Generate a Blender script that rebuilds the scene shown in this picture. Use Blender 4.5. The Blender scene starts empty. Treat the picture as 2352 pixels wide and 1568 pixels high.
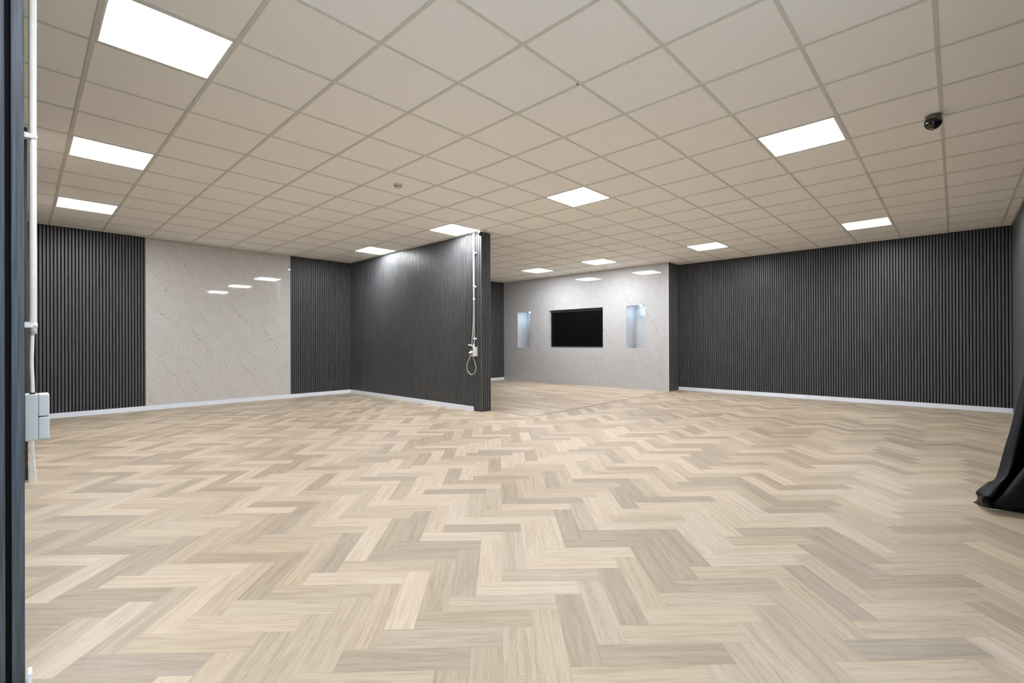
import bpy, bmesh, math, random
from mathutils import Vector, Matrix
random.seed(7)
sc = bpy.context.scene
COL = sc.collection

# ------------------------------------------------------------------ dimensions (metres)
CEIL = 2.9205          # underside of the ceiling grid
CAMH = 1.1305
YL, XR, XT, XP, YE, YC, XQ, YF = 9.90, 10.597, 10.068, 5.124, 5.55, 4.688, 5.335, -0.65
GX0, GDX, GY0, GDY = 1.487, 0.597, 2.485, 0.603      # ceiling grid origin and module
SLAT_W, SLAT_P, SLAT_D = 0.027, 0.040, 0.012

# ------------------------------------------------------------------ node helpers
class NT:
    def __init__(s, name):
        s.m = bpy.data.materials.new(name); s.m.use_nodes = True
        s.t = s.m.node_tree; s.n = s.t.nodes; s.l = s.t.links
        s.b = s.n['Principled BSDF']
    def link(s, a, b): s.l.new(a, b)
    def put(s, sock, v):
        if isinstance(v, bpy.types.NodeSocket): s.l.new(v, sock)
        elif v is not None: sock.default_value = v
    def m_(s, op, a, b=None, c=None):
        n = s.n.new('ShaderNodeMath'); n.operation = op
        s.put(n.inputs[0], a)
        if b is not None: s.put(n.inputs[1], b)
        if c is not None: s.put(n.inputs[2], c)
        return n.outputs[0]
    def mixf(s, f, a, b):
        n = s.n.new('ShaderNodeMix'); n.data_type = 'FLOAT'
        s.put(n.inputs[0], f); s.put(n.inputs[2], a); s.put(n.inputs[3], b); return n.outputs[0]
    def mixc(s, f, a, b, mode='MIX'):
        n = s.n.new('ShaderNodeMix'); n.data_type = 'RGBA'; n.blend_type = mode
        s.put(n.inputs[0], f)
        for k, v in ((6, a), (7, b)):
            s.put(n.inputs[k], v if isinstance(v, bpy.types.NodeSocket) else (*v, 1.0))
        return n.outputs[2]
    def vec(s, x=0.0, y=0.0, z=0.0):
        n = s.n.new('ShaderNodeCombineXYZ')
        for k, v in enumerate((x, y, z)): s.put(n.inputs[k], v)
        return n.outputs[0]
    def pos(s):
        g = s.n.new('ShaderNodeNewGeometry'); x = s.n.new('ShaderNodeSeparateXYZ')
        s.l.new(g.outputs['Position'], x.inputs[0]); return x.outputs
    def noise(s, v, scale=1.0, detail=2.0, rough=0.5, dist=0.0, dim='3D'):
        n = s.n.new('ShaderNodeTexNoise'); n.noise_dimensions = dim
        s.put(n.inputs['Vector'], v); n.inputs['Scale'].default_value = scale
        n.inputs['Detail'].default_value = detail; n.inputs['Roughness'].default_value = rough
        n.inputs['Distortion'].default_value = dist
        return n.outputs[0]
    def white(s, v):
        n = s.n.new('ShaderNodeTexWhiteNoise'); n.noise_dimensions = '3D'
        s.put(n.inputs['Vector'], v); return n.outputs['Value'], n.outputs['Color']
    def voro(s, v, scale=1.0, feat='DISTANCE_TO_EDGE'):
        n = s.n.new('ShaderNodeTexVoronoi'); n.voronoi_dimensions = '2D'; n.feature = feat
        s.put(n.inputs['Vector'], v); n.inputs['Scale'].default_value = scale
        return n.outputs['Distance']
    def ramp(s, f, stops):
        n = s.n.new('ShaderNodeValToRGB'); s.put(n.inputs[0], f); e = n.color_ramp.elements
        while len(e) < len(stops): e.new(0.5)
        for k, (p, c) in enumerate(stops):
            e[k].position = p; e[k].color = (*c, 1) if len(c) == 3 else c
        return n.outputs[0]
    def smooth(s, v, a, b, lo=0.0, hi=1.0):
        n = s.n.new('ShaderNodeMapRange'); n.interpolation_type = 'SMOOTHSTEP'
        s.put(n.inputs[0], v)
        for k, q in enumerate((a, b, lo, hi)): n.inputs[k + 1].default_value = q
        return n.outputs[0]
    def bump(s, h, strength=0.2, dist=0.002):
        n = s.n.new('ShaderNodeBump'); n.inputs['Strength'].default_value = strength
        n.inputs['Distance'].default_value = dist; s.put(n.inputs['Height'], h)
        s.l.new(n.outputs[0], s.b.inputs['Normal'])
    def base(s, c, rough=0.5, spec=0.5, metal=0.0):
        s.put(s.b.inputs['Base Color'], c if isinstance(c, bpy.types.NodeSocket) else (*c, 1))
        s.put(s.b.inputs['Roughness'], rough); s.put(s.b.inputs['Specular IOR Level'], spec)
        s.b.inputs['Metallic'].default_value = metal
        return s.m

def plain(name, c, rough=0.5, spec=0.5, metal=0.0, var=0.06, scale=30):
    t = NT(name); p = t.n.new('ShaderNodeNewGeometry').outputs['Position']
    n = t.noise(p, scale, 3)
    f = t.smooth(n, 0.3, 0.7)
    col = t.mixc(f, tuple(x * (1 - var) for x in c), tuple(min(1, x * (1 + var)) for x in c))
    return t.base(col, rough, spec, metal)

# ------------------------------------------------------------------ materials
def wood_colour(t, along, across, rnd, rcol, light, mid, dark):
    """oak print: tone per plank, long grain, faint cathedral figure (metres along / across)"""
    rx = t.n.new('ShaderNodeSeparateXYZ'); t.link(rcol, rx.inputs[0])
    oa = t.m_('ADD', along, t.m_('MULTIPLY', rx.outputs[0], 37.0))
    ob = t.m_('ADD', across, t.m_('MULTIPLY', rx.outputs[1], 11.0))
    g1 = t.noise(t.vec(t.m_('MULTIPLY', oa, 2.2), t.m_('MULTIPLY', ob, 38.0)), 1.0, 4, 0.6, 0.6, '2D')
    g2 = t.noise(t.vec(t.m_('MULTIPLY', oa, 9.0), t.m_('MULTIPLY', ob, 190.0)), 1.0, 3, 0.6, 0.0, '2D')
    g3 = t.m_('SUBTRACT', t.noise(t.vec(t.m_('MULTIPLY', oa, 5.0), t.m_('MULTIPLY', ob, 26.0)), 1.0, 3, 0.55, 0.0, '2D'), 0.5)
    # cathedral figure: nested arches down the middle of a plank
    bc = t.m_('SUBTRACT', across, t.m_('MULTIPLY_ADD', rx.outputs[2], 0.05, 0.033))
    arch = t.m_('ADD', t.m_('MULTIPLY', oa, 13.0), t.m_('MULTIPLY', t.m_('MULTIPLY', bc, bc), 3600.0))
    ring = t.m_('SINE', t.m_('MULTIPLY', t.m_('ADD', arch, t.m_('MULTIPLY', g3, 1.6)), 6.283))
    tone = t.ramp(rnd, [(0.0, dark), (0.24, dark), (0.34, mid), (0.62, mid), (0.72, light), (1.0, light)])
    warm = t.mixc(t.m_('MULTIPLY', rx.outputs[2], 0.45), tone, t.mixc(1.0, tone, (1.06, 0.98, 0.86), 'MULTIPLY'))
    c = t.mixc(t.smooth(g1, 0.36, 0.70, 0.0, 0.55), warm, t.mixc(1.0, warm, (0.70, 0.66, 0.62), 'MULTIPLY'))
    c = t.mixc(t.smooth(g2, 0.42, 0.72, 0.0, 0.36), c, t.mixc(1.0, c, (0.72, 0.69, 0.66), 'MULTIPLY'))
    amt = t.m_('MULTIPLY', t.smooth(ring, 0.0, 1.0, 0.0, 0.20), t.m_('MULTIPLY', t.smooth(rx.outputs[1], 0.45, 0.6), t.smooth(t.m_('ABSOLUTE', bc), 0.012, 0.045, 1.0, 0.15)))
    c = t.mixc(amt, c, t.mixc(1.0, c, (0.70, 0.66, 0.62), 'MULTIPLY'))
    return c, g2

OAK = dict(light=(0.548, 0.466, 0.372), mid=(0.462, 0.388, 0.302), dark=(0.378, 0.314, 0.250))

def mat_herringbone():
    t = NT('herringbone oak vinyl'); x, y, z = t.pos()
    w = 0.117; r2 = 1 / math.sqrt(2)
    p = t.m_('MULTIPLY', t.m_('SUBTRACT', x, y), r2); q = t.m_('MULTIPLY', t.m_('ADD', x, y), r2)
    P = t.m_('DIVIDE', t.m_('SUBTRACT', p, 0.474), w); Q = t.m_('DIVIDE', t.m_('SUBTRACT', q, 1.732), w)
    i = t.m_('FLOOR', P); j = t.m_('FLOOR', Q)
    k = t.m_('FLOOR', t.m_('ADD', t.m_('FLOORED_MODULO', t.m_('SUBTRACT', i, j), 8.0), 0.25))
    isV = t.m_('GREATER_THAN', k, 3.5)
    alH = t.m_('SUBTRACT', P, t.m_('SUBTRACT', i, k)); acH = t.m_('SUBTRACT', Q, j)
    k7 = t.m_('SUBTRACT', 7.0, k); j0 = t.m_('SUBTRACT', j, k7)
    alV = t.m_('SUBTRACT', Q, j0); acV = t.m_('SUBTRACT', P, i)
    al = t.mixf(isV, alH, alV); ac = t.mixf(isV, acH, acV)
    ix = t.mixf(isV, t.m_('SUBTRACT', i, k), i); iy = t.mixf(isV, j, j0)
    rnd, rcol = t.white(t.vec(ix, iy, isV))
    alm = t.m_('MULTIPLY', al, w); acm = t.m_('MULTIPLY', ac, w)
    c, g = wood_colour(t, alm, acm, rnd, rcol, **OAK)
    # yellow spill stains near the doorway
    for (sx, sy, r, a) in ((0.98, 1.12, 0.12, 0.30), (0.83, 1.0, 0.13, 0.34), (1.05, 0.93, 0.10, 0.22), (2.0, 3.9, 0.22, 0.10)):
        d = t.m_('SQRT', t.m_('ADD', t.m_('POWER', t.m_('SUBTRACT', x, sx), 2.0), t.m_('POWER', t.m_('SUBTRACT', y, sy), 2.0)))
        d = t.m_('ADD', d, t.m_('MULTIPLY', t.m_('SUBTRACT', t.noise(t.vec(x, y), 9.0, 3), 0.5), 0.16))
        c = t.mixc(t.smooth(d, 0.0, r, a, 0.0), c, (0.60, 0.44, 0.20))
    ed = t.m_('MINIMUM', t.m_('MINIMUM', ac, t.m_('SUBTRACT', 1.0, ac)), t.m_('MINIMUM', al, t.m_('SUBTRACT', 4.0, al)))
    jn = t.smooth(ed, 0.003, 0.010, 0.32, 0.0)
    c = t.mixc(jn, c, (0.16, 0.12, 0.09))
    t.bump(t.m_('SUBTRACT', t.m_('MULTIPLY', g, 0.3), jn), 0.12, 0.001)
    return t.base(c, 0.48, 0.35)

def mat_strip_floor():
    t = NT('straight plank vinyl'); x, y, z = t.pos()
    w, L = 0.117, 0.90
    P = t.m_('DIVIDE', x, w); i = t.m_('FLOOR', P)
    r0, _ = t.white(t.vec(i, 3.0, 0.0))
    Q = t.m_('ADD', t.m_('DIVIDE', y, L), t.m_('MULTIPLY', r0, 7.0)); j = t.m_('FLOOR', Q)
    rnd, rcol = t.white(t.vec(i, j, 5.0))
    ac = t.m_('SUBTRACT', P, i); al = t.m_('SUBTRACT', Q, j)
    c, g = wood_colour(t, t.m_('MULTIPLY', al, L), t.m_('MULTIPLY', ac, w), rnd, rcol,
                       light=(0.70, 0.60, 0.49), mid=(0.61, 0.515, 0.41), dark=(0.50, 0.415, 0.335))
    # dark sawn streaks running along the boards
    st = t.noise(t.vec(t.m_('MULTIPLY', x, 22.0), t.m_('MULTIPLY', y, 0.8)), 1.0, 3, 0.6, 0.0, '2D')
    c = t.mixc(t.smooth(st, 0.48, 0.60, 0.0, 0.75), c, t.mixc(1.0, c, (0.52, 0.46, 0.41), 'MULTIPLY'))
    ed = t.m_('MINIMUM', t.m_('MULTIPLY', t.m_('MINIMUM', ac, t.m_('SUBTRACT', 1.0, ac)), w),
              t.m_('MULTIPLY', t.m_('MINIMUM', al, t.m_('SUBTRACT', 1.0, al)), L))
    c = t.mixc(t.smooth(ed, 0.0005, 0.002, 0.5, 0.0), c, (0.14, 0.10, 0.08))
    return t.base(c, 0.42, 0.4)

def mat_marble(name, off, period, tint):
    t = NT(name); x, y, z = t.pos()
    u = t.m_('SUBTRACT', x, y)
    Un = t.m_('DIVIDE', t.m_('SUBTRACT', u, off), period); pi = t.m_('FLOOR', Un)
    ul = t.m_('MULTIPLY', t.m_('SUBTRACT', Un, pi), period)
    r, _ = t.white(t.vec(pi, 1.0, 2.0))
    v = t.m_('ADD', z, t.m_('MULTIPLY', r, 0.9))
    wv = t.vec(ul, v)
    n1 = t.m_('SUBTRACT', t.noise(wv, 3.0, 3, 0.55, 0.0, '2D'), 0.5)
    n2 = t.m_('SUBTRACT', t.noise(wv, 14.0, 3, 0.6, 0.0, '2D'), 0.5)
    across = t.m_('ADD', t.m_('MULTIPLY', ul, 0.86), t.m_('MULTIPLY', v, 0.51))
    along = t.m_('SUBTRACT', t.m_('MULTIPLY', ul, 0.51), t.m_('MULTIPLY', v, 0.86))
    n3 = t.m_('SUBTRACT', t.noise(t.vec(t.m_('MULTIPLY', across, 3.0), t.m_('MULTIPLY', along, 14.0)), 1.0, 5, 0.68, 0.0, '2D'), 0.5)
    wob = t.m_('ADD', t.m_('MULTIPLY', n1, 0.30), t.m_('ADD', t.m_('MULTIPLY', n3, 0.085), t.m_('MULTIPLY', n2, 0.018)))
    aw = t.m_('ADD', across, wob)
    def veins(fq, seed, wd):
        f = t.m_('ADD', t.m_('MULTIPLY', aw, fq), seed)
        d = t.m_('ABSOLUTE', t.m_('SUBTRACT', t.m_('FRACT', f), 0.5))
        return t.smooth(d, 0.0, wd, 1.0, 0.0)
    e1 = veins(4.3, 0.2, 0.016); e2 = veins(11.7, 0.6, 0.032); e3 = veins(29.0, 0.1, 0.085)
    mk1 = t.smooth(t.noise(t.vec(t.m_('MULTIPLY', across, 5.0), t.m_('MULTIPLY', along, 2.6)), 1.0, 3, 0.6, 0.0, '2D'), 0.38, 0.56)
    mk2 = t.smooth(t.noise(t.vec(t.m_('MULTIPLY', across, 11.0), t.m_('MULTIPLY', along, 4.5), 7.0), 1.0, 3, 0.6), 0.38, 0.54)
    mk3 = t.smooth(t.noise(t.vec(t.m_('MULTIPLY', across, 26.0), t.m_('MULTIPLY', along, 11.0), 4.0), 1.0, 2, 0.5), 0.46, 0.62)
    cl = t.noise(t.vec(t.m_('MULTIPLY', across, 70.0), t.m_('MULTIPLY', along, 22.0)), 1.0, 4, 0.7, 0.0, '2D')
    cl2 = t.noise(wv, 5.0, 3, 0.5, 0.0, '2D')
    hi = tuple(a * b for a, b in zip((0.60, 0.565, 0.525), tint)); lo = tuple(a * b for a, b in zip((0.505, 0.47, 0.43), tint))
    c = t.mixc(t.smooth(cl, 0.35, 0.65), lo, hi)
    c = t.mixc(t.smooth(cl2, 0.35, 0.7, 0.0, 0.35), c, tuple(a * b for a, b in zip((0.60, 0.58, 0.55), tint)))
    c = t.mixc(t.m_('MULTIPLY', t.m_('MULTIPLY', e3, mk3), 0.34), c, tuple(a * b for a, b in zip((0.33, 0.29, 0.25), tint)))
    c = t.mixc(t.m_('MULTIPLY', t.m_('MULTIPLY', e2, mk2), 0.68), c, tuple(a * b for a, b in zip((0.30, 0.255, 0.205), tint)))
    c = t.mixc(t.m_('MULTIPLY', t.m_('MULTIPLY', e1, mk1), 0.80), c, tuple(a * b for a, b in zip((0.20, 0.165, 0.13), tint)))
    # joint between two panels
    e = t.m_('MINIMUM', ul, t.m_('SUBTRACT', period, ul))
    c = t.mixc(t.smooth(e, 0.001, 0.004, 0.35, 0.0), c, (0.75, 0.73, 0.70))
    t.put(t.b.inputs['Coat Weight'], 0.0)
    return t.base(c, 0.035, 0.5)

def mat_slat(name, c, tint_grain=0.35):
    t = NT(name); x, y, z = t.pos()
    n = t.noise(t.vec(t.m_('MULTIPLY', x, 160.0), t.m_('MULTIPLY', y, 160.0), t.m_('MULTIPLY', z, 3.0)), 1.0, 3, 0.6)
    s = t.noise(t.vec(t.m_('MULTIPLY', x, 4.0), t.m_('MULTIPLY', y, 4.0), t.m_('MULTIPLY', z, 1.5)), 1.0, 3, 0.6)
    col = t.mixc(t.smooth(n, 0.35, 0.7), tuple(v * (1 - tint_grain) for v in c), tuple(v * (1 + tint_grain) for v in c))
    # pale dust rubbed on in a line above the skirting
    wob = t.m_('ADD', z, t.m_('MULTIPLY', t.m_('SUBTRACT', s, 0.5), 0.05))
    d = t.m_('ABSOLUTE', t.m_('SUBTRACT', wob, 0.235))
    col = t.mixc(t.m_('MULTIPLY', t.smooth(d, 0.0, 0.012, 0.16, 0.0), t.smooth(s, 0.45, 0.6)), col, (0.30, 0.28, 0.25))
    t.bump(n, 0.15, 0.001)
    return t.base(col, 0.42, 0.5)

def mat_ceiling():
    t = NT('mineral fibre tile'); g = t.n.new('ShaderNodeNewGeometry').outputs['Position']
    n = t.noise(g, 240.0, 3, 0.6); m = t.noise(g, 1.3, 2)
    x, y, z = t.pos()
    ci = t.m_('FLOOR', t.m_('DIVIDE', t.m_('SUBTRACT', x, GX0), GDX)); cj = t.m_('FLOOR', t.m_('DIVIDE', t.m_('SUBTRACT', y, GY0), GDY))
    r, _ = t.white(t.vec(ci, cj, 9.0))
    c = t.mixc(t.smooth(n, 0.35, 0.65), (0.945, 0.935, 0.915), (0.985, 0.975, 0.955))
    c = t.mixc(t.m_('MULTIPLY', r, 0.06), c, (0.80, 0.77, 0.72))
    t.bump(n, 0.25, 0.001)
    return t.base(c, 0.9, 0.1)

def mat_emit(name, c, s):
    t = NT(name)
    t.b.inputs['Base Color'].default_value = (0.9, 0.9, 0.9, 1)
    t.b.inputs['Emission Color'].default_value = (*c, 1); t.b.inputs['Emission Strength'].default_value = s
    return t.m

M = {}
M['herring'] = mat_herringbone(); M['strip'] = mat_strip_floor()
M['marble_left'] = mat_marble('veined gloss panel left', 1.40 - 9.9, 1.2, (1.06, 1.09, 1.13))
M['marble_back'] = mat_marble('veined gloss panel back', 10.068 - 9.532, 1.2, (0.955, 1.015, 1.12))
M['slat'] = mat_slat('charcoal slat', (0.082, 0.083, 0.087))
M['slat_near'] = mat_slat('daylight tinted slat', (0.068, 0.082, 0.100))  # charcoal slat copy with the cool daylight put into its base colour
M['slat_brown'] = mat_slat('brown slat end', (0.085, 0.070, 0.056))
M['felt'] = plain('black felt', (0.008, 0.008, 0.009), 0.95, 0.1, var=0.3, scale=300)
M['ceil'] = mat_ceiling()
M['grid'] = plain('ceiling grid paint', (0.70, 0.685, 0.625), 0.55, 0.3, var=0.03)
M['base'] = plain('white lacquered skirting', (0.81, 0.865, 0.955), 0.4, 0.5, var=0.0)
M['plaster'] = plain('dark wall core', (0.05, 0.05, 0.05), 0.9, 0.2)
M['diffuser'] = mat_emit('led diffuser', (0.965, 0.985, 1.0), 36.0)
M['frame'] = plain('white lamp frame', (0.86, 0.87, 0.88), 0.4, 0.5, var=0.01)
M['pvc'] = plain('white pvc', (0.78, 0.78, 0.76), 0.38, 0.5, var=0.03)
M['pvc_grey'] = plain('grey socket plastic', (0.56, 0.60, 0.62), 0.4, 0.5, var=0.02)
M['ivory'] = plain('ivory plastic', (0.74, 0.69, 0.56), 0.45, 0.4, var=0.02)
M['vent'] = plain('dark vent slot', (0.05, 0.035, 0.025), 0.8, 0.2)
M['black'] = plain('black plastic', (0.012, 0.012, 0.013), 0.4, 0.5, var=0.1)
M['screen'] = plain('black screen', (0.0035, 0.0035, 0.004), 0.30, 0.25, var=0.1)
M['bezel'] = plain('dark bezel metal', (0.17, 0.18, 0.20), 0.35, 0.5, 0.4, var=0.05)
M['dome'] = plain('smoked dome', (0.004, 0.004, 0.005), 0.04, 0.6, var=0.0)
M['domebase'] = plain('grey camera base', (0.13, 0.125, 0.115), 0.45, 0.5, var=0.03)
M['whitebase'] = plain('white camera base', (0.75, 0.75, 0.78), 0.35, 0.5, var=0.03)
M['lens'] = plain('lens housing', (0.16, 0.14, 0.12), 0.3, 0.6, 0.5, var=0.2)
M['cable'] = plain('white cable', (0.80, 0.79, 0.76), 0.45, 0.5, var=0.02)
M['chrome'] = plain('chrome', (0.8, 0.8, 0.82), 0.12, 0.5, 1.0, var=0.02)
M['spot'] = mat_emit('cool spot lens', (0.62, 0.82, 1.0), 150.0)
M['strip_metal'] = plain('dark transition strip', (0.10, 0.075, 0.055), 0.5, 0.5)
M['trim_pale'] = plain('pale edge trim', (0.72, 0.71, 0.76), 0.3, 0.5, var=0.02)
def mat_cloth():
    t = NT('black satin cloth'); g = t.n.new('ShaderNodeNewGeometry').outputs['Position']
    n = t.noise(g, 900.0, 2)
    c = t.mixc(t.smooth(n, 0.3, 0.7), (0.010, 0.012, 0.014), (0.017, 0.020, 0.023))
    t.b.inputs['Sheen Weight'].default_value = 0.0
    t.b.inputs['Sheen Roughness'].default_value = 0.4
    return t.base(c, 0.40, 0.10)
M['cloth'] = mat_cloth()

# ------------------------------------------------------------------ mesh helpers
def box(bm, x0, y0, z0, x1, y1, z1, mi=0):
    v = [bm.verts.new(p) for p in ((x0, y0, z0), (x1, y0, z0), (x1, y1, z0), (x0, y1, z0), (x0, y0, z1), (x1, y0, z1), (x1, y1, z1), (x0, y1, z1))]
    for f in ((0, 3, 2, 1), (4, 5, 6, 7), (0, 1, 5, 4), (1, 2, 6, 5), (2, 3, 7, 6), (3, 0, 4, 7)):
        bm.faces.new([v[k] for k in f]).material_index = mi
def bbox_bev(bm, x0, y0, z0, x1, y1, z1, r=0.003, seg=2):
    b = bmesh.new(); box(b, x0, y0, z0, x1, y1, z1)
    bmesh.ops.bevel(b, geom=b.edges[:], offset=r, segments=seg, affect='EDGES', profile=0.5)
    me = bpy.data.meshes.new('tmp'); b.to_mesh(me); b.free(); bm.from_mesh(me); bpy.data.meshes.remove(me)
def lathe(bm, prof, seg=32, mat=Matrix.Identity(4)):
    rings = []
    for r, z in prof:
        if r < 1e-6: rings.append([bm.verts.new(mat @ Vector((0, 0, z)))])
        else: rings.append([bm.verts.new(mat @ Vector((r * math.cos(2 * math.pi * k / seg), r * math.sin(2 * math.pi * k / seg), z))) for k in range(seg)])
    for a, b in zip(rings, rings[1:]):
        for k in range(seg):
            k2 = (k + 1) % seg
            f = [a[k % len(a)], a[k2 % len(a)], b[k2 % len(b)], b[k % len(b)]]
            u = []
            for q in f:
                if q not in u: u.append(q)
            if len(u) > 2: bm.faces.new(u).smooth = True
def catmull(pts, n=8):
    P = [Vector(p) for p in pts]; P = [2 * P[0] - P[1]] + P + [2 * P[-1] - P[-2]]; out = []
    for k in range(1, len(P) - 2):
        for s in range(n):
            t = s / n; a, b, c, d = P[k - 1:k + 3]
            out.append(0.5 * ((2 * b) + (c - a) * t + (2 * a - 5 * b + 4 * c - d) * t * t + (3 * b - a - 3 * c + d) * t ** 3))
    out.append(P[-2]); return out
def tube(bm, pts, r, seg=12):
    pts = [Vector(p) for p in pts]; rr = r if isinstance(r, (list, tuple)) else [r] * len(pts)
    rings = []; up = Vector((0.31, 0.17, 0.93))
    for k, p in enumerate(pts):
        d = (pts[min(k + 1, len(pts) - 1)] - pts[max(k - 1, 0)]).normalized()
        a = d.cross(up)
        if a.length < 1e-3: a = d.cross(Vector((1, 0, 0)))
        a.normalize(); b = d.cross(a).normalized(); up = b.cross(d).cross(d) * 0 + up
        rings.append([bm.verts.new(p + rr[k] * (a * math.cos(2 * math.pi * q / seg) + b * math.sin(2 * math.pi * q / seg))) for q in range(seg)])
    for A, B in zip(rings, rings[1:]):
        for q in range(seg):
            bm.faces.new((A[q], A[(q + 1) % seg], B[(q + 1) % seg], B[q])).smooth = True
    bm.faces.new(rings[0]); bm.faces.new(rings[-1])
def obj(name, bm, mat, parent=None, smooth=False):
    me = bpy.data.meshes.new(name)
    bmesh.ops.recalc_face_normals(bm, faces=bm.faces[:])
    bm.to_mesh(me); bm.free()
    for m in (mat if isinstance(mat, (list, tuple)) else [mat]): me.materials.append(m)
    if smooth:
        for p in me.polygons: p.use_smooth = True
    o = bpy.data.objects.new(name, me); COL.objects.link(o)
    if parent is not None:
        o.parent = parent
        o.matrix_parent_inverse = Matrix.Translation(-parent.location)
    return o
def struct(name, bm, mat):
    o = obj(name, bm, mat); o['kind'] = 'structure'; return o
def thing(name, label, cat, loc, group=None):
    o = bpy.data.objects.new(name, None); COL.objects.link(o); o.location = loc; o.empty_display_size = 0.05
    o['label'] = label; o['category'] = cat
    if group: o['group'] = group
    return o
def tag(o, label, cat, group=None):
    o['label'] = label; o['category'] = cat
    if group: o['group'] = group
    return o
def slats(bm, p0, p1, nrm, z0, z1, first=0.0, pitch=SLAT_P, w=SLAT_W, d=SLAT_D):
    """chamfered vertical slats along p0->p1 (xy), front faces in that line, backs d behind it"""
    p0 = Vector((*p0, 0)); p1 = Vector((*p1, 0)); L = (p1 - p0).length; e = (p1 - p0) / L; n = Vector((*nrm, 0)); c = 0.0022
    s = first
    while s < L - 1e-4:
        a, b = max(s, 0.0), min(s + w, L)
        if b - a > 0.006:
            prof = [(a, -d), (a, -c), (a + c, 0), (b - c, 0), (b, -c), (b, -d)]
            lo = [bm.verts.new(p0 + e * u + n * v + Vector((0, 0, z0))) for u, v in prof]
            hi = [bm.verts.new(p0 + e * u + n * v + Vector((0, 0, z1))) for u, v in prof]
            for k in range(6):
                q = (k + 1) % 6; bm.faces.new((lo[k], lo[q], hi[q], hi[k]))
            bm.faces.new(lo); bm.faces.new(hi)
        s += pitch

# ------------------------------------------------------------------ floor
XW, TOPZ = -3.2, CEIL
bm = bmesh.new()
box(bm, XW, YF - 0.15, -0.10, XQ - 0.005, 10.1, 0.0)
box(bm, XQ - 0.005, YF - 0.15, -0.10, 10.8, 4.660, 0.0)
struct('floor', bm, M['herring'])
bm = bmesh.new(); box(bm, XQ - 0.005, 4.660, -0.10, 10.8, 10.1, 0.0005)
struct('floor.001', bm, M['strip'])
bm = bmesh.new(); box(bm, XQ - 0.010, 4.655, -0.01, XT - 0.005, 4.664, 0.0025)
struct('trim_1', bm, M['strip_metal'])
bm = bmesh.new(); box(bm, XQ - 0.010, 4.664, -0.01, XQ - 0.001, YE, 0.0025)
struct('trim_2', bm, M['strip_metal'])

# ------------------------------------------------------------------ ceiling
bm = bmesh.new(); box(bm, XW, YF - 0.15, CEIL + 0.0055, 10.8, 10.1, CEIL + 0.12)
ceiling = struct('ceiling', bm, M['ceil'])
bm = bmesh.new(); hw = 0.012
for i in range(-8, 16):
    X = GX0 + GDX * i
    if XW < X < XR: box(bm, X - hw, YF, CEIL, X + hw, YL, CEIL + 0.0075)
for j in range(-6, 13):
    Y = GY0 + GDY * j
    if YF < Y < YL: box(bm, XW, Y - 0.0105, CEIL + 0.0006, XR, Y + 0.0105, CEIL + 0.0072)
for (x0, y0, x1, y1) in ((0.0, YL - 0.022, XP, YL), (XQ, YL - 0.022, XT, YL), (XR - 0.022, YF, XR, YC), (0, YF, XR, YF + 0.022),
                         (XP - 0.022, YE, XP, YL), (XQ, YE, XQ + 0.022, YL), (XT - 0.022, YC, XT, YL), (XP - 0.022, YE - 0.022, XQ + 0.022, YE), (XT - 0.022, YC - 0.022, XR, YC)):
    box(bm, x0, y0, CEIL - 0.0006, x1, y1, CEIL + 0.0068)
obj('ceiling_grid', bm, M['grid'], ceiling)

bm = bmesh.new()
for (X, Y, a, b) in ((GX0 + 2 * GDX - 0.012, GY0 - GDY + 0.016, 0.007, 0.004), (GX0 + 5 * GDX + 0.004, GY0 - 0.006, 0.008, 0.005)):
    box(bm, X - a, Y - b, CEIL - 0.0009, X + a, Y + b, CEIL + 0.004)
obj('grid_gap', bm, M['vent'], ceiling)

# ------------------------------------------------------------------ walls
def wall_core(name, x0, y0, x1, y1):
    bm = bmesh.new(); box(bm, x0, y0, 0.0, x1, y1, CEIL + 0.006); return struct(name, bm, M['felt'])
def slat_panel(par, p0, p1, n, first=0.006, z0=0.002, mat='slat', **k):
    bm = bmesh.new(); slats(bm, p0, p1, n, z0, CEIL - 0.001, first, **k); return obj('slat_panel', bm, M[mat], par)

D = SLAT_D
wl = wall_core('wall_left', -0.12, YL + D, 10.8, YL + 0.2)
slat_panel(wl, (0.02, YL), (1.444, YL), (0, -1), first=0.004)
slat_panel(wl, (3.808, YL), (XP, YL), (0, -1))
slat_panel(wl, (XQ, YL), (XT, YL), (0, -1))
bm = bmesh.new(); box(bm, 1.444, YL - 0.001, 0.0, 3.808, YL + D, CEIL - 0.001)
obj('marble_panel', bm, M['marble_left'], wl)

wr = wall_core('wall_right', XR + D, YF - 0.15, 10.8, 4.9)
slat_panel(wr, (XR, YF), (XR, YC), (-1, 0))

wf = wall_core('wall_front', 2.4, YF - 0.15, XR + D, YF - D)
slat_panel(wf, (2.4, YF), (XR, YF), (0, 1))

wp = wall_core('wall_partition', XP + D, YE + D, XQ - D, YL + D)
slat_panel(wp, (XP, YE + 0.006), (XP, YL), (-1, 0), first=0.002)
slat_panel(wp, (XQ, YE + 0.006), (XQ, YL), (1, 0), first=0.002)
slat_panel(wp, (XP + 0.001, YE), (XQ - 0.001, YE), (0, -1), first=0.003, pitch=0.0445, w=0.030)

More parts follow.
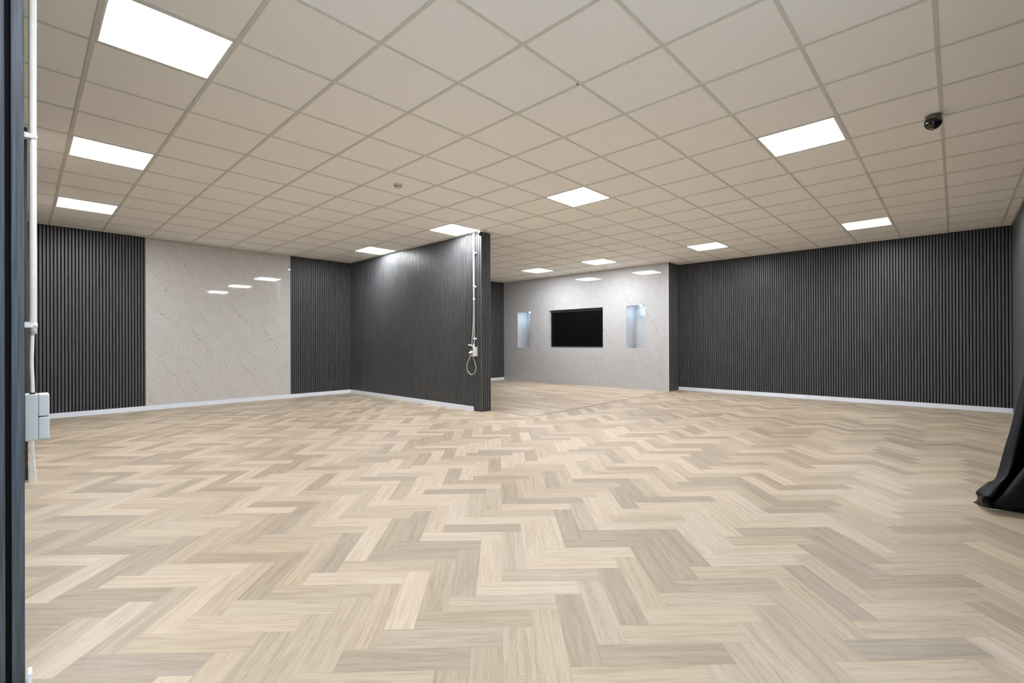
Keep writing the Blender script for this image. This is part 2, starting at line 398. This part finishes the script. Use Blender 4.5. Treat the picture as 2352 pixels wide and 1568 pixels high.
# entrance wall on the left: its slatted end faces the camera, beyond it runs along the room
WX = 0.007
we = wall_core('wall_entrance', -0.16, 2.25 + D, WX, YL + D)
bm = bmesh.new(); box(bm, XW, 2.25 + D, 0, -0.16, 2.45, CEIL + 0.006); obj('return_wall', bm, M['felt'], we)
bm = bmesh.new()
slats(bm, (-0.0235 - 0.0445 * 70, 2.25), (0.0085, 2.25), (0, -1), 0.0, CEIL - 0.001, 0.0, pitch=0.0445, w=0.0305)
obj('slat_panel', bm, M['slat_near'], we)
bm = bmesh.new()
slats(bm, (0.036, 5.583), (0.036, YL), (1, 0), 0.002, CEIL - 0.001, 0.013, d=0.006)
box(bm, WX + 0.0005, 5.583, 0.002, 0.0300, YL, CEIL - 0.001)
box(bm, WX + 0.0005, 5.577, 0.002, 0.0185, 5.5828, CEIL - 0.001)
box(bm, 0.0215, 5.577, 0.002, 0.036, 5.5828, CEIL - 0.001)
obj('slat_panel', bm, M['slat_brown'], we)

# back wall: glossy marble-look box with a screen recess and two display niches
wb_bm = bmesh.new()
ZB, ZT, ND = 0.972, 1.998, 0.43
holes = [(5.268, 5.759), (6.414, 8.148), (8.840, 9.333)]
ys = [YC] + [v for h in holes for v in h] + [YL]
zs = [0.0005, ZB, ZT, CEIL - 0.0005]
for a in range(len(ys) - 1):
    for b in range(3):
        if b == 1 and a % 2 == 1: continue
        f = [wb_bm.verts.new(p) for p in ((XT, ys[a], zs[b]), (XT, ys[a + 1], zs[b]), (XT, ys[a + 1], zs[b + 1]), (XT, ys[a], zs[b + 1]))]
        wb_bm.faces.new(f)
for k, (y0, y1) in enumerate(holes):
    d = 0.16 if k == 1 else ND
    def q(*pts): wb_bm.faces.new([wb_bm.verts.new(p) for p in pts])
    X1 = XT + d
    q((XT, y0, ZB), (X1, y0, ZB), (X1, y0, ZT), (XT, y0, ZT)); q((XT, y1, ZB), (XT, y1, ZT), (X1, y1, ZT), (X1, y1, ZB))
    q((XT, y0, ZB), (XT, y1, ZB), (X1, y1, ZB), (X1, y0, ZB)); q((XT, y0, ZT), (X1, y0, ZT), (X1, y1, ZT), (XT, y1, ZT))
    q((X1, y0, ZB), (X1, y1, ZB), (X1, y1, ZT), (X1, y0, ZT))
bmesh.ops.remove_doubles(wb_bm, verts=wb_bm.verts[:], dist=1e-5)
wb = struct('wall_back', wb_bm, M['marble_back'])
bm = bmesh.new(); box(bm, XT + 0.002, YC + D, 0.0, XR + D, YC + D + 0.05, CEIL + 0.005)
rc = obj('return_core', bm, M['felt'], wb)
bm = bmesh.new(); slats(bm, (XT + 0.012, YC), (XR, YC), (0, -1), 0.002, CEIL - 0.001, 0.002)
obj('slat_panel', bm, M['slat'], wb)
bm = bmesh.new(); box(bm, XT - 0.002, YC - 0.004, 0.001, XT + 0.010, YC + 0.010, CEIL - 0.001)
obj('edge_trim', bm, M['trim_pale'], wb)
bm = bmesh.new()
for (y0, y1) in holes: box(bm, XT - 0.003, y0 - 0.004, ZB - 0.010, XT + 0.012, y1 + 0.004, ZB + 0.001)
obj('niche_trim', bm, M['trim_pale'], wb)
bm = bmesh.new(); box(bm, XR + D + 0.0005, 4.9, 0, 10.8, YL + D, CEIL + 0.006)
obj('rear_core', bm, M['felt'], wb)

# skirting
BH = 0.075
def skirting(name, x0, y0, x1, y1):
    bm = bmesh.new(); box(bm, x0, y0, 0.0, x1, y1, BH)
    top = [e for e in bm.edges if all(v.co.z > BH - 1e-4 for v in e.verts)]
    bmesh.ops.bevel(bm, geom=top, offset=0.003, segments=2, affect='EDGES')
    return struct(name, bm, M['base'])
skirting('baseboard_left', 0.036, YL - 0.012, XP - 0.012, YL)
skirting('baseboard_partition', XP - 0.012, YE + 0.19, XP, YL)
skirting('baseboard_alcove', XQ, YL - 0.012, XT, YL)
skirting('baseboard_right', XR - 0.012, YF, XR, YC)
bm = bmesh.new(); bbox_bev(bm, 0.0120, 2.19, 0.0, 0.0230, 2.235, 0.055, 0.002); struct('trim_3', bm, M['base'])

# ------------------------------------------------------------------ ceiling lights
def make_light(loc, label):
    r = thing('ceiling_light', label, 'ceiling light', loc, 'square light panels in the ceiling')
    h, w = 0.2845, 0.275
    bm = bmesh.new()
    for (x0, y0, x1, y1) in ((-h, -h, h, -w), (-h, w, h, h), (-h, -w, -w, w), (w, -w, h, w)):
        box(bm, x0, y0, 0.0, x1, y1, 0.0045)
    f = obj('frame', bm, M['frame']); f.parent = r
    bm = bmesh.new(); box(bm, -w, -w, 0.0008, w, w, 0.004)
    d = obj('diffuser', bm, M['diffuser']); d.parent = r
    return r
LIGHTS = [(-2, 1, 'square ceiling light panel at top left, largest in the photo'),
          (-2, 5, 'ceiling light panel in the left row, middle one of the three by the white conduit'),
          (-2, 9, 'ceiling light panel in the left row, nearest the slatted left wall'),
          (5, 1, 'ceiling light panel alone in the middle of the ceiling, in front of the screen wall'),
          (5, 5, 'ceiling light panel touching the top of the black partition end, beside the small dome camera'),
          (5, 9, 'ceiling light panel in the corner between the partition and the left wall'),
          (5, -3, 'large ceiling light panel at right, nearest the black dome camera'),
          (12, -3, 'ceiling light panel above the right end of the slatted right wall'),
          (12, 1, 'ceiling light panel near the left end of the slatted right wall'),
          (12, 5, 'right one of the two ceiling light panels in front of the screen'),
          (12, 8, 'left one of the two ceiling light panels in front of the screen'),
          (-2, -3, 'ceiling light panel over the doorway, nearest the slatted entrance wall end')]
proto = None
for (i, j, lab) in LIGHTS:
    loc = (GX0 + GDX * (i + 0.5), GY0 + GDY * (j + 0.5), CEIL + 0.0012)
    if proto is None:
        proto = make_light(loc, lab); continue
    c = proto.copy(); COL.objects.link(c); c.location = loc; c['label'] = lab
    for ch in proto.children:
        k = ch.copy(); COL.objects.link(k); k.parent = c

# ------------------------------------------------------------------ smoke detector
sx, sy = 2.95, 4.58
sd = thing('smoke_detector', 'small round ivory smoke detector on the ceiling left of centre', 'smoke detector', (sx, sy, CEIL + 0.006))
T = Matrix.Translation((sx, sy, CEIL + 0.006))
bm = bmesh.new(); lathe(bm, [(0, 0), (0.052, 0), (0.053, -0.006), (0.050, -0.013), (0.046, -0.016), (0, -0.016)], 40, T)
obj('base', bm, M['ivory'], sd)
bm = bmesh.new(); lathe(bm, [(0, -0.016), (0.045, -0.016), (0.044, -0.026), (0.038, -0.026), (0.036, -0.034), (0.041, -0.034), (0.040, -0.041), (0.030, -0.047), (0, -0.048)], 40, T)
obj('cap', bm, M['ivory'], sd)
bm = bmesh.new()
for k in range(22):
    a = 2 * math.pi * k / 22
    b = bmesh.new(); box(b, 0.0375, -0.0035, -0.0338, 0.0402, 0.0035, -0.0262)
    bmesh.ops.transform(b, matrix=T @ Matrix.Rotation(a, 4, 'Z'), verts=b.verts[:])
    me = bpy.data.meshes.new('tmp'); b.to_mesh(me); b.free(); bm.from_mesh(me); bpy.data.meshes.remove(me)
obj('vent_ring', bm, M['vent'], sd)

# ------------------------------------------------------------------ dome cameras
def dome_camera(name, label, loc, R, tilt, az, base_mat, r_ball):
    r = thing(name, label, 'security camera', loc)
    T = Matrix.Translation(loc)
    bm = bmesh.new(); lathe(bm, [(0, 0), (R, 0), (R, -0.012), (R * 0.96, -0.018), (R * 0.80, -0.026), (0, -0.026)], 40, T)
    obj('mount', bm, base_mat, r)
    C = T @ Matrix.Translation((0, 0, -0.020 - r_ball * 0.55)) @ Matrix.Rotation(az, 4, 'Z') @ Matrix.Rotation(tilt, 4, 'Y')
    prof = [(r_ball * math.sin(a), r_ball * math.cos(a)) for a in [math.pi * k / 24 for k in range(0, 13)]]
    bm = bmesh.new(); lathe(bm, [(max(q[0], 0), q[1]) for q in prof] + [(r_ball * 0.98, -0.003), (0, -0.003)], 40, C); obj('shell', bm, base_mat, r)
    prof = [(0.985 * r_ball * math.sin(a), 0.985 * r_ball * math.cos(a)) for a in [math.pi / 2 + math.pi * k / 24 for k in range(0, 13)]]
    prof[-1] = (0.0, prof[-1][1])
    bm = bmesh.new(); lathe(bm, prof, 40, C); dm = obj('dome', bm, M['dome'], r)
    bm = bmesh.new()
    K = C @ Matrix.Rotation(math.radians(160), 4, 'Y')
    lathe(bm, [(0, r_ball * 0.90), (r_ball * 0.30, r_ball * 0.90), (r_ball * 0.30, r_ball * 1.01), (r_ball * 0.24, r_ball * 1.03), (r_ball * 0.15, r_ball * 1.0), (0, r_ball * 1.0)], 28, K)
    obj('lens', bm, M['lens'], r)
    return r
dome_camera('dome_camera', 'black and grey dome camera on the ceiling at right beside a light panel', (5.01, 0.12, CEIL), 0.047, math.radians(31), math.radians(-38), M['domebase'], 0.057)
dome_camera('dome_camera.001', 'small white dome camera on the ceiling at the corner of the black partition', (5.075, 5.500, CEIL), 0.042, math.radians(24), math.radians(78), M['whitebase'], 0.046)

# ------------------------------------------------------------------ screen on the back wall
sx0 = XT + 0.075
tv = thing('television', 'wide black television set into the marble wall between two lit niches', 'television', (sx0, 7.28, 0.975))
y0, y1, z0, z1 = 6.418, 8.138, ZB + 0.002, 1.955
bm = bmesh.new(); bbox_bev(bm, sx0 + 0.012, y0 + 0.01, z0 + 0.0, sx0 + 0.07, y1 - 0.01, z1 - 0.008, 0.006); obj('body', bm, M['black'], tv)
bm = bmesh.new()
bz = 0.012
for (a, b, c, d) in ((y0, z0, y1, z0 + 0.030), (y0, z1 - 0.018, y1, z1), (y0, z0 + 0.030, y0 + bz, z1 - 0.018), (y1 - bz, z0 + 0.030, y1, z1 - 0.018)):
    bbox_bev(bm, sx0, a, b, sx0 + 0.014, c, d, 0.002)
obj('bezel', bm, M['bezel'], tv)
bm = bmesh.new(); box(bm, sx0 + 0.004, y0 + bz, z0 + 0.030, sx0 + 0.012, y1 - bz, z1 - 0.018); obj('display', bm, M['screen'], tv)
bm = bmesh.new(); bbox_bev(bm, sx0 - 0.003, 7.268, z0 + 0.008, sx0 + 0.001, 7.292, z0 + 0.018, 0.001); obj('indicator', bm, M['chrome'], tv)

# niche spots
def niche_spot(y, label):
    loc = (XT + 0.235, y, ZT)
    r = thing('spot_light', label, 'spot light', loc, 'spots in the wall niches')
    T = Matrix.Translation(loc)
    bm = bmesh.new(); lathe(bm, [(0.031, 0.0), (0.042, 0.0), (0.041, -0.003), (0.036, -0.004), (0.031, -0.003), (0.031, 0.0)], 28, T); obj('ring', bm, M['chrome'], r)
    bm = bmesh.new(); lathe(bm, [(0, -0.0005), (0.0305, -0.0005), (0.030, -0.008), (0.022, -0.015), (0.010, -0.018), (0, -0.0185)], 28, T); obj('lamp', bm, M['spot'], r)
niche_spot(5.49, 'small round spot in the top of the niche right of the television')
niche_spot(9.05, 'small round spot in the top of the niche left of the television')

# ------------------------------------------------------------------ conduit, socket and cables on the partition end
def pp(px, py, off=0.0):   # position on the partition face in (m): coarse linear chart of that face
    return Vector((XP - off, 5.704 + (1091 - px) * 0.0106, CAMH + (784 - py) * 0.00712))
PY = 5.704
cd = thing('conduit', 'thin white vertical conduit on the black partition, ceiling to socket', 'conduit', (XP, PY, 1.19))
bm = bmesh.new(); tube(bm, [(XP - 0.020, PY, CEIL - 0.001), (XP - 0.020, PY, 1.19)], 0.0125, 16); obj('pipe', bm, M['pvc'], cd)
for z in (2.585, 2.035, 1.185):
    bm = bmesh.new()
    bbox_bev(bm, XP - 0.012, PY - 0.030, z - 0.013, XP, PY + 0.016, z + 0.013, 0.002)
    lathe(bm, [(0.0145, -0.010), (0.0165, -0.010), (0.0165, 0.010), (0.0145, 0.010)], 20, Matrix.Translation((XP - 0.020, PY, z)))
    lathe(bm, [(0, 0.020), (0.010, 0.017), (0.017, 0.008), (0.018, 0.0), (0.012, -0.002), (0, -0.002)], 18, Matrix.Translation((XP - 0.012, PY - 0.034, z)) @ Matrix.Rotation(-math.pi / 2, 4, 'Y'))
    obj('clip', bm, M['pvc'], cd)
bm = bmesh.new(); lathe(bm, [(0.0126, -0.022), (0.018, -0.022), (0.018, 0.022), (0.0126, 0.022)], 20, Matrix.Translation((XP - 0.020, PY, 1.83))); obj('coupling', bm, M['pvc'], cd)
bm = bmesh.new(); tube(bm, catmull([(XP - 0.020, PY, 1.195), (XP - 0.022, PY - 0.010, 1.150), (XP - 0.024, PY - 0.002, 1.115), (XP - 0.026, PY, 1.085)]), 0.0065, 10); obj('tail', bm, M['cable'], cd)

sb = thing('socket_box', 'white surface socket box with open lid on the black partition', 'socket', (XP, PY - 0.02, 0.90))
bm = bmesh.new(); bbox_bev(bm, XP - 0.052, PY - 0.062, 0.900, XP, PY + 0.006, 1.052, 0.005); obj('body', bm, M['pvc'], sb)
bm = bmesh.new(); lathe(bm, [(0, 0.0), (0.016, 0.0), (0.017, 0.012), (0.013, 0.014), (0.013, 0.030), (0.016, 0.032), (0.014, 0.046), (0.0, 0.046)], 20, Matrix.Translation((XP - 0.026, PY, 1.050))); obj('gland', bm, M['pvc'], sb)
bm = bmesh.new(); bbox_bev(bm, XP - 0.045, PY + 0.0065, 0.902, XP - 0.002, PY + 0.058, 0.990, 0.004); obj('outlet', bm, M['ivory'], sb)
bm = bmesh.new(); bbox_bev(bm, -0.062, -0.032, -0.004, 0.0, 0.032, 0.005, 0.003)
bmesh.ops.transform(bm, matrix=Matrix.Translation((XP - 0.044, PY + 0.028, 0.985)) @ Matrix.Rotation(math.radians(-32), 4, 'Y'), verts=bm.verts[:])
obj('lid', bm, M['pvc'], sb)
bm = bmesh.new(); lathe(bm, [(0, -0.006), (0.013, -0.006), (0.013, 0.001), (0.010, 0.003), (0, 0.003)], 18, Matrix.Translation((XP - 0.045, PY + 0.033, 0.935)) @ Matrix.Rotation(-math.pi / 2, 4, 'Y')); obj('socket_hole', bm, M['black'], sb)

pl = thing('plug', 'black power plug pushed in above the open socket lid on the partition', 'plug', (XP - 0.06, PY + 0.03, 1.03))
bm = bmesh.new()
tube(bm, catmull([(XP - 0.030, PY + 0.026, 1.000), (XP - 0.040, PY + 0.026, 1.020), (XP - 0.048, PY + 0.034, 1.043), (XP - 0.046, PY + 0.052, 1.058)]), [0.017] * 8 + [0.016] * 6 + [0.014] * 6 + [0.010] * 5, 14)
obj('grip', bm, M['black'], pl)
bm = bmesh.new(); tube(bm, catmull([(XP - 0.046, PY + 0.052, 1.058), (XP - 0.04, PY + 0.075, 1.085), (XP - 0.02, PY + 0.092, 1.16), (XP - 0.012, PY + 0.07, 1.40), (XP - 0.010, PY + 0.050, 1.9), (XP - 0.010, PY + 0.046, 2.4), (XP - 0.010, PY + 0.046, CEIL - 0.001)]), 0.0035, 8)
obj('lead', bm, M['black'], pl)
adp = thing('adapter', 'small white adapter arm lying over the black plug on the partition', 'adapter', (XP - 0.05, PY + 0.05, 1.06))
bm = bmesh.new(); tube(bm, catmull([(XP - 0.055, PY - 0.004, 1.063), (XP - 0.072, PY + 0.020, 1.080), (XP - 0.076, PY + 0.046, 1.085)]), 0.010, 12); obj('arm', bm, M['pvc'], adp)
bm = bmesh.new(); bbox_bev(bm, XP - 0.086, PY + 0.056, 1.073, XP - 0.062, PY + 0.078, 1.097, 0.006); obj('tip', bm, M['pvc'], adp)

bm = bmesh.new()
tube(bm, catmull([(XP - 0.010, PY + 0.028, CEIL - 0.001), (XP - 0.010, PY + 0.030, 2.3), (XP - 0.012, PY + 0.024, 1.70), pp(1088.6, 745, 0.02), pp(1087.6, 772, 0.03), pp(1087.0, 786, 0.030), (XP - 0.03, PY + 0.064, 1.06), (XP - 0.020, PY + 0.068, 0.98), (XP - 0.022, PY + 0.058, 0.915), pp(1089, 818, 0.025),
    pp(1091, 823, 0.028), pp(1094.6, 834, 0.03), pp(1096, 846, 0.03), pp(1092, 855, 0.03), pp(1086, 859, 0.03), pp(1080, 855, 0.03), pp(1075.4, 847, 0.03), pp(1077.0, 833, 0.04), pp(1084, 820, 0.055), pp(1087.5, 811.5, 0.062)]), 0.0048, 10)
tag(obj('hanging_cable', bm, M['cable']), 'thin white cable hanging beside the conduit and looping below the partition socket', 'cable')

# ------------------------------------------------------------------ services on the entrance wall
EY = 2.37
cp = thing('conduit', 'white vertical conduit pipe at the left edge of the photo, beside the entrance wall', 'conduit', (WX, EY, 1.167))
bm = bmesh.new(); tube(bm, [(0.0285, EY, CEIL - 0.001), (0.0285, EY, 1.20), (0.0285, EY, 1.165)], [0.0100, 0.0100, 0.0104], 24); obj('pipe', bm, M['pvc'], cp)
bm = bmesh.new(); tube(bm, catmull([(0.0265, EY, 1.172), (0.0255, EY, 1.12), (0.0245, EY, 1.06), (0.0262, EY, 1.00), (0.0270, EY, 0.952)]), 0.0058, 16); obj('hose', bm, M['pvc'], cp)
for z in (1.864, 1.197):
    bm = bmesh.new()
    bbox_bev(bm, WX, EY - 0.012, z - 0.004, 0.029, EY - 0.006, z + 0.008, 0.001); bbox_bev(bm, WX, EY - 0.016, z - 0.010, 0.028, EY - 0.008, z - 0.003, 0.001)
    bbox_bev(bm, WX, EY - 0.010, z - 0.010, 0.018, EY + 0.012, z + 0.010, 0.001)
    lathe(bm, [(0.0102, -0.009), (0.0118, -0.009), (0.0118, 0.007), (0.0102, 0.007)], 24, Matrix.Translation((0.0285, EY, z)))
    obj('clip', bm, M['pvc'], cp)

so = thing('socket_box', 'grey double socket with two hinged lids low on the entrance wall, under the conduit', 'socket', (WX, EY, 0.79))
bm = bmesh.new(); bbox_bev(bm, WX + 0.0005, EY - 0.02, 0.789, 0.0400, EY + 0.06, 0.952, 0.003); obj('body', bm, M['pvc_grey'], so)
for (a, b) in ((0.873, 0.951), (0.790, 0.870)):
    bm = bmesh.new(); bbox_bev(bm, 0.0402, EY - 0.0195, a, 0.0692, EY + 0.059, b, 0.0045, 3); ld = obj('lid', bm, M['pvc_grey'], so)
    bm = bmesh.new(); bbox_bev(bm, 0.0685, EY + 0.010, a + 0.004, 0.0722, EY + 0.030, a + 0.010, 0.001); k = obj('latch', bm, M['black'])
    k.parent = ld; k.matrix_parent_inverse = Matrix.Translation(-so.location)
bm = bmesh.new(); lathe(bm, [(0, 0), (0.0080, 0), (0.0082, 0.005), (0.0066, 0.008), (0, 0.008)], 20, Matrix.Translation((0.0268, EY, 0.950))); obj('gland', bm, M['vent'], so)

du = thing('cable_duct', 'white tapering cable duct standing on the floor below the grey double socket', 'cable duct', (0.06, 5.50, 0))
bm = bmesh.new()
prof = [(0.0, 0.040, 0.088), (0.05, 0.042, 0.084), (0.10, 0.044, 0.080), (0.16, 0.047, 0.076), (0.32, 0.050, 0.070), (0.60, 0.050, 0.066), (0.75, 0.05, 0.064)]
rings = []
for z, xa, xb in prof:
    rings.append([bm.verts.new(p) for p in ((xa, 5.50, z), (xb - 0.006, 5.50, z), (xb, 5.506, z), (xb, 5.55, z), (xa, 5.55, z))])
for A, B in zip(rings, rings[1:]):
    for q in range(5): bm.faces.new((A[q], A[(q + 1) % 5], B[(q + 1) % 5], B[q]))
bm.faces.new(rings[0]); bm.faces.new(rings[-1])
obj('channel', bm, M['pvc'], du)
bm = bmesh.new(); bbox_bev(bm, 0.0362, 5.505, 0.012, 0.0415, 5.55, 0.105, 0.002); obj('foot', bm, M['pvc'], du)

# ------------------------------------------------------------------ black cloth at the right
RAILS = [   # the cloth's folds, each from the rail down to where it lies on the floor
    [(4.96, -0.615, 2.45), (4.7066, -0.3223, 0.7769), (4.646, -0.244, 0.3758), (4.6083, -0.2043, 0.1937), (4.5222, -0.1572, 0.1643), (4.4287, -0.1024, 0.1151), (4.4729, -0.1054, 0.0698), (4.5654, -0.1011, 0.0162), (4.5598, -0.0902, 0.006)],
    [(4.88, -0.6, 2.45), (4.6415, -0.3554, 0.7844), (4.58, -0.2907, 0.406), (4.5182, -0.2547, 0.2517), (4.4427, -0.2188, 0.1944), (4.356, -0.1711, 0.1187), (4.3532, -0.139, 0.1093), (4.4183, -0.1205, 0.0574), (4.5154, -0.1189, 0.006)],
    [(4.83, -0.62, 2.45), (4.7441, -0.3908, 0.6899), (4.6946, -0.3242, 0.3623), (4.6845, -0.2845, 0.2023), (4.6472, -0.2452, 0.1129), (4.5606, -0.1977, 0.0635), (4.43, -0.1618, 0.0843), (4.3973, -0.1564, 0.048), (4.4724, -0.1467, 0.006)],
    [(4.76, -0.62, 2.45), (4.822, -0.4292, 0.6856), (4.7804, -0.3564, 0.2924), (4.7261, -0.2992, 0.1544), (4.6512, -0.2494, 0.077), (4.5707, -0.2083, 0.0398), (4.4928, -0.1844, 0.0361), (4.4744, -0.1795, 0.0192), (4.4711, -0.1814, 0.006)],
    [(4.62, -0.58, 2.45), (4.565, -0.4491, 0.7132), (4.4868, -0.3668, 0.4055), (4.4148, -0.2911, 0.2518), (4.3856, -0.2313, 0.1335), (4.3957, -0.1984, 0.0811), (4.4186, -0.1934, 0.0599), (4.4552, -0.2029, 0.0327), (4.4852, -0.2203, 0.006)],
    [(4.45, -0.6, 2.45), (4.5648, -0.5215, 0.7198), (4.5068, -0.4605, 0.4171), (4.4551, -0.406, 0.2521), (4.4352, -0.3561, 0.1355), (4.4413, -0.3189, 0.0697), (4.4591, -0.3087, 0.0429), (4.5014, -0.3096, 0.0179), (4.4904, -0.3184, 0.006)],
    [(4.25, -0.6, 2.45), (4.7358, -0.6579, 0.715), (4.7087, -0.6003, 0.4044), (4.6695, -0.5591, 0.2365), (4.6305, -0.5181, 0.1247), (4.6071, -0.4934, 0.0548), (4.5916, -0.4771, 0.0269), (4.5877, -0.473, 0.0074), (4.5218, -0.4733, 0.006)],
    [(4.0, -0.6, 2.45), (4.6119, -0.7888, 0.7392), (4.5567, -0.7308, 0.4258), (4.5201, -0.6922, 0.2431), (4.4927, -0.6634, 0.1387), (4.5064, -0.6487, 0.0527), (4.5291, -0.6436, 0.0186), (4.545, -0.6458, -0.0013), (4.4618, -0.6421, 0.006)],
    [(3.7, -0.6, 2.45), (4.7241, -0.9795, 0.7453), (4.6876, -0.9411, 0.4373), (4.6692, -0.9217, 0.2321), (4.6511, -0.9026, 0.1038), (4.6251, -0.8898, 0.0437), (4.6197, -0.8842, 0.0182), (4.6197, -0.8841, 0.0054), (4.5617, -0.879, 0.006)],
]
def curtain():
    bm = bmesh.new(); N = 14
    down = [catmull(r, N) for r in RAILS]
    nt = len(down[0]); rows = []
    for k in range(nt):
        rows.append(catmull([d[k] for d in down], 16))
    nu = len(rows[0]); grid = []
    for k, row in enumerate(rows):
        t = k / (nt - 1); out = []
        for q, p in enumerate(row):
            u = q / (nu - 1)
            w = 0.006 * math.sin(23 * u + 6 * t) * math.sin(math.pi * t) + 0.004 * math.sin(61 * u - 17 * t) * (t > 0.3) * min(1, (t - 0.3) * 3)
            p = p + Vector((-0.75, 0.55, 0)).normalized() * w
            p.z = max(p.z, 0.004); p.y = max(p.y, YF + 0.012)
            out.append(bm.verts.new(p))
        grid.append(out)
    for k in range(nt - 1):
        for q in range(nu - 1):
            bm.faces.new((grid[k][q], grid[k][q + 1], grid[k + 1][q + 1], grid[k + 1][q])).smooth = True
    o = obj('curtain', bm, M['cloth'])
    m = o.modifiers.new('thickness', 'SOLIDIFY'); m.thickness = 0.003; m.offset = 0
    return o
cu = tag(curtain(), 'black cloth curtain trailing on the floor at the right edge', 'curtain')

# ------------------------------------------------------------------ daylight from the hall behind the camera
w = bpy.data.worlds.new('hall daylight'); sc.world = w; w.use_nodes = True
bg = w.node_tree.nodes['Background']; bg.inputs[0].default_value = (0.66, 0.83, 1.0, 1); bg.inputs[1].default_value = 0.85

# ------------------------------------------------------------------ camera
cam = bpy.data.cameras.new('camera'); co = bpy.data.objects.new('camera', cam); COL.objects.link(co)
cam.sensor_width = 36.0; cam.lens = 36.0 * 1070.56 / 2352; cam.clip_start = 0.02; cam.clip_end = 100
yaw, pit, rol = 0.75985, 0.00125, -0.00346
F = Vector((math.cos(yaw) * math.cos(pit), math.sin(yaw) * math.cos(pit), math.sin(pit)))
R = Vector((math.sin(yaw), -math.cos(yaw), 0)); U = R.cross(F)
R2 = R * math.cos(rol) + U * math.sin(rol); U2 = -R * math.sin(rol) + U * math.cos(rol)
m = Matrix((R2, U2, -F)).transposed().to_4x4(); m.translation = Vector((0, 0, CAMH))
co.matrix_world = m
sc.camera = co

sc.cycles.max_bounces = 12; sc.cycles.diffuse_bounces = 6
sc.view_settings.view_transform = 'Standard'; sc.view_settings.look = 'None'
sc.view_settings.gamma = 1.0; sc.view_settings.use_curve_mapping = False
sc.view_settings.exposure = 0.56
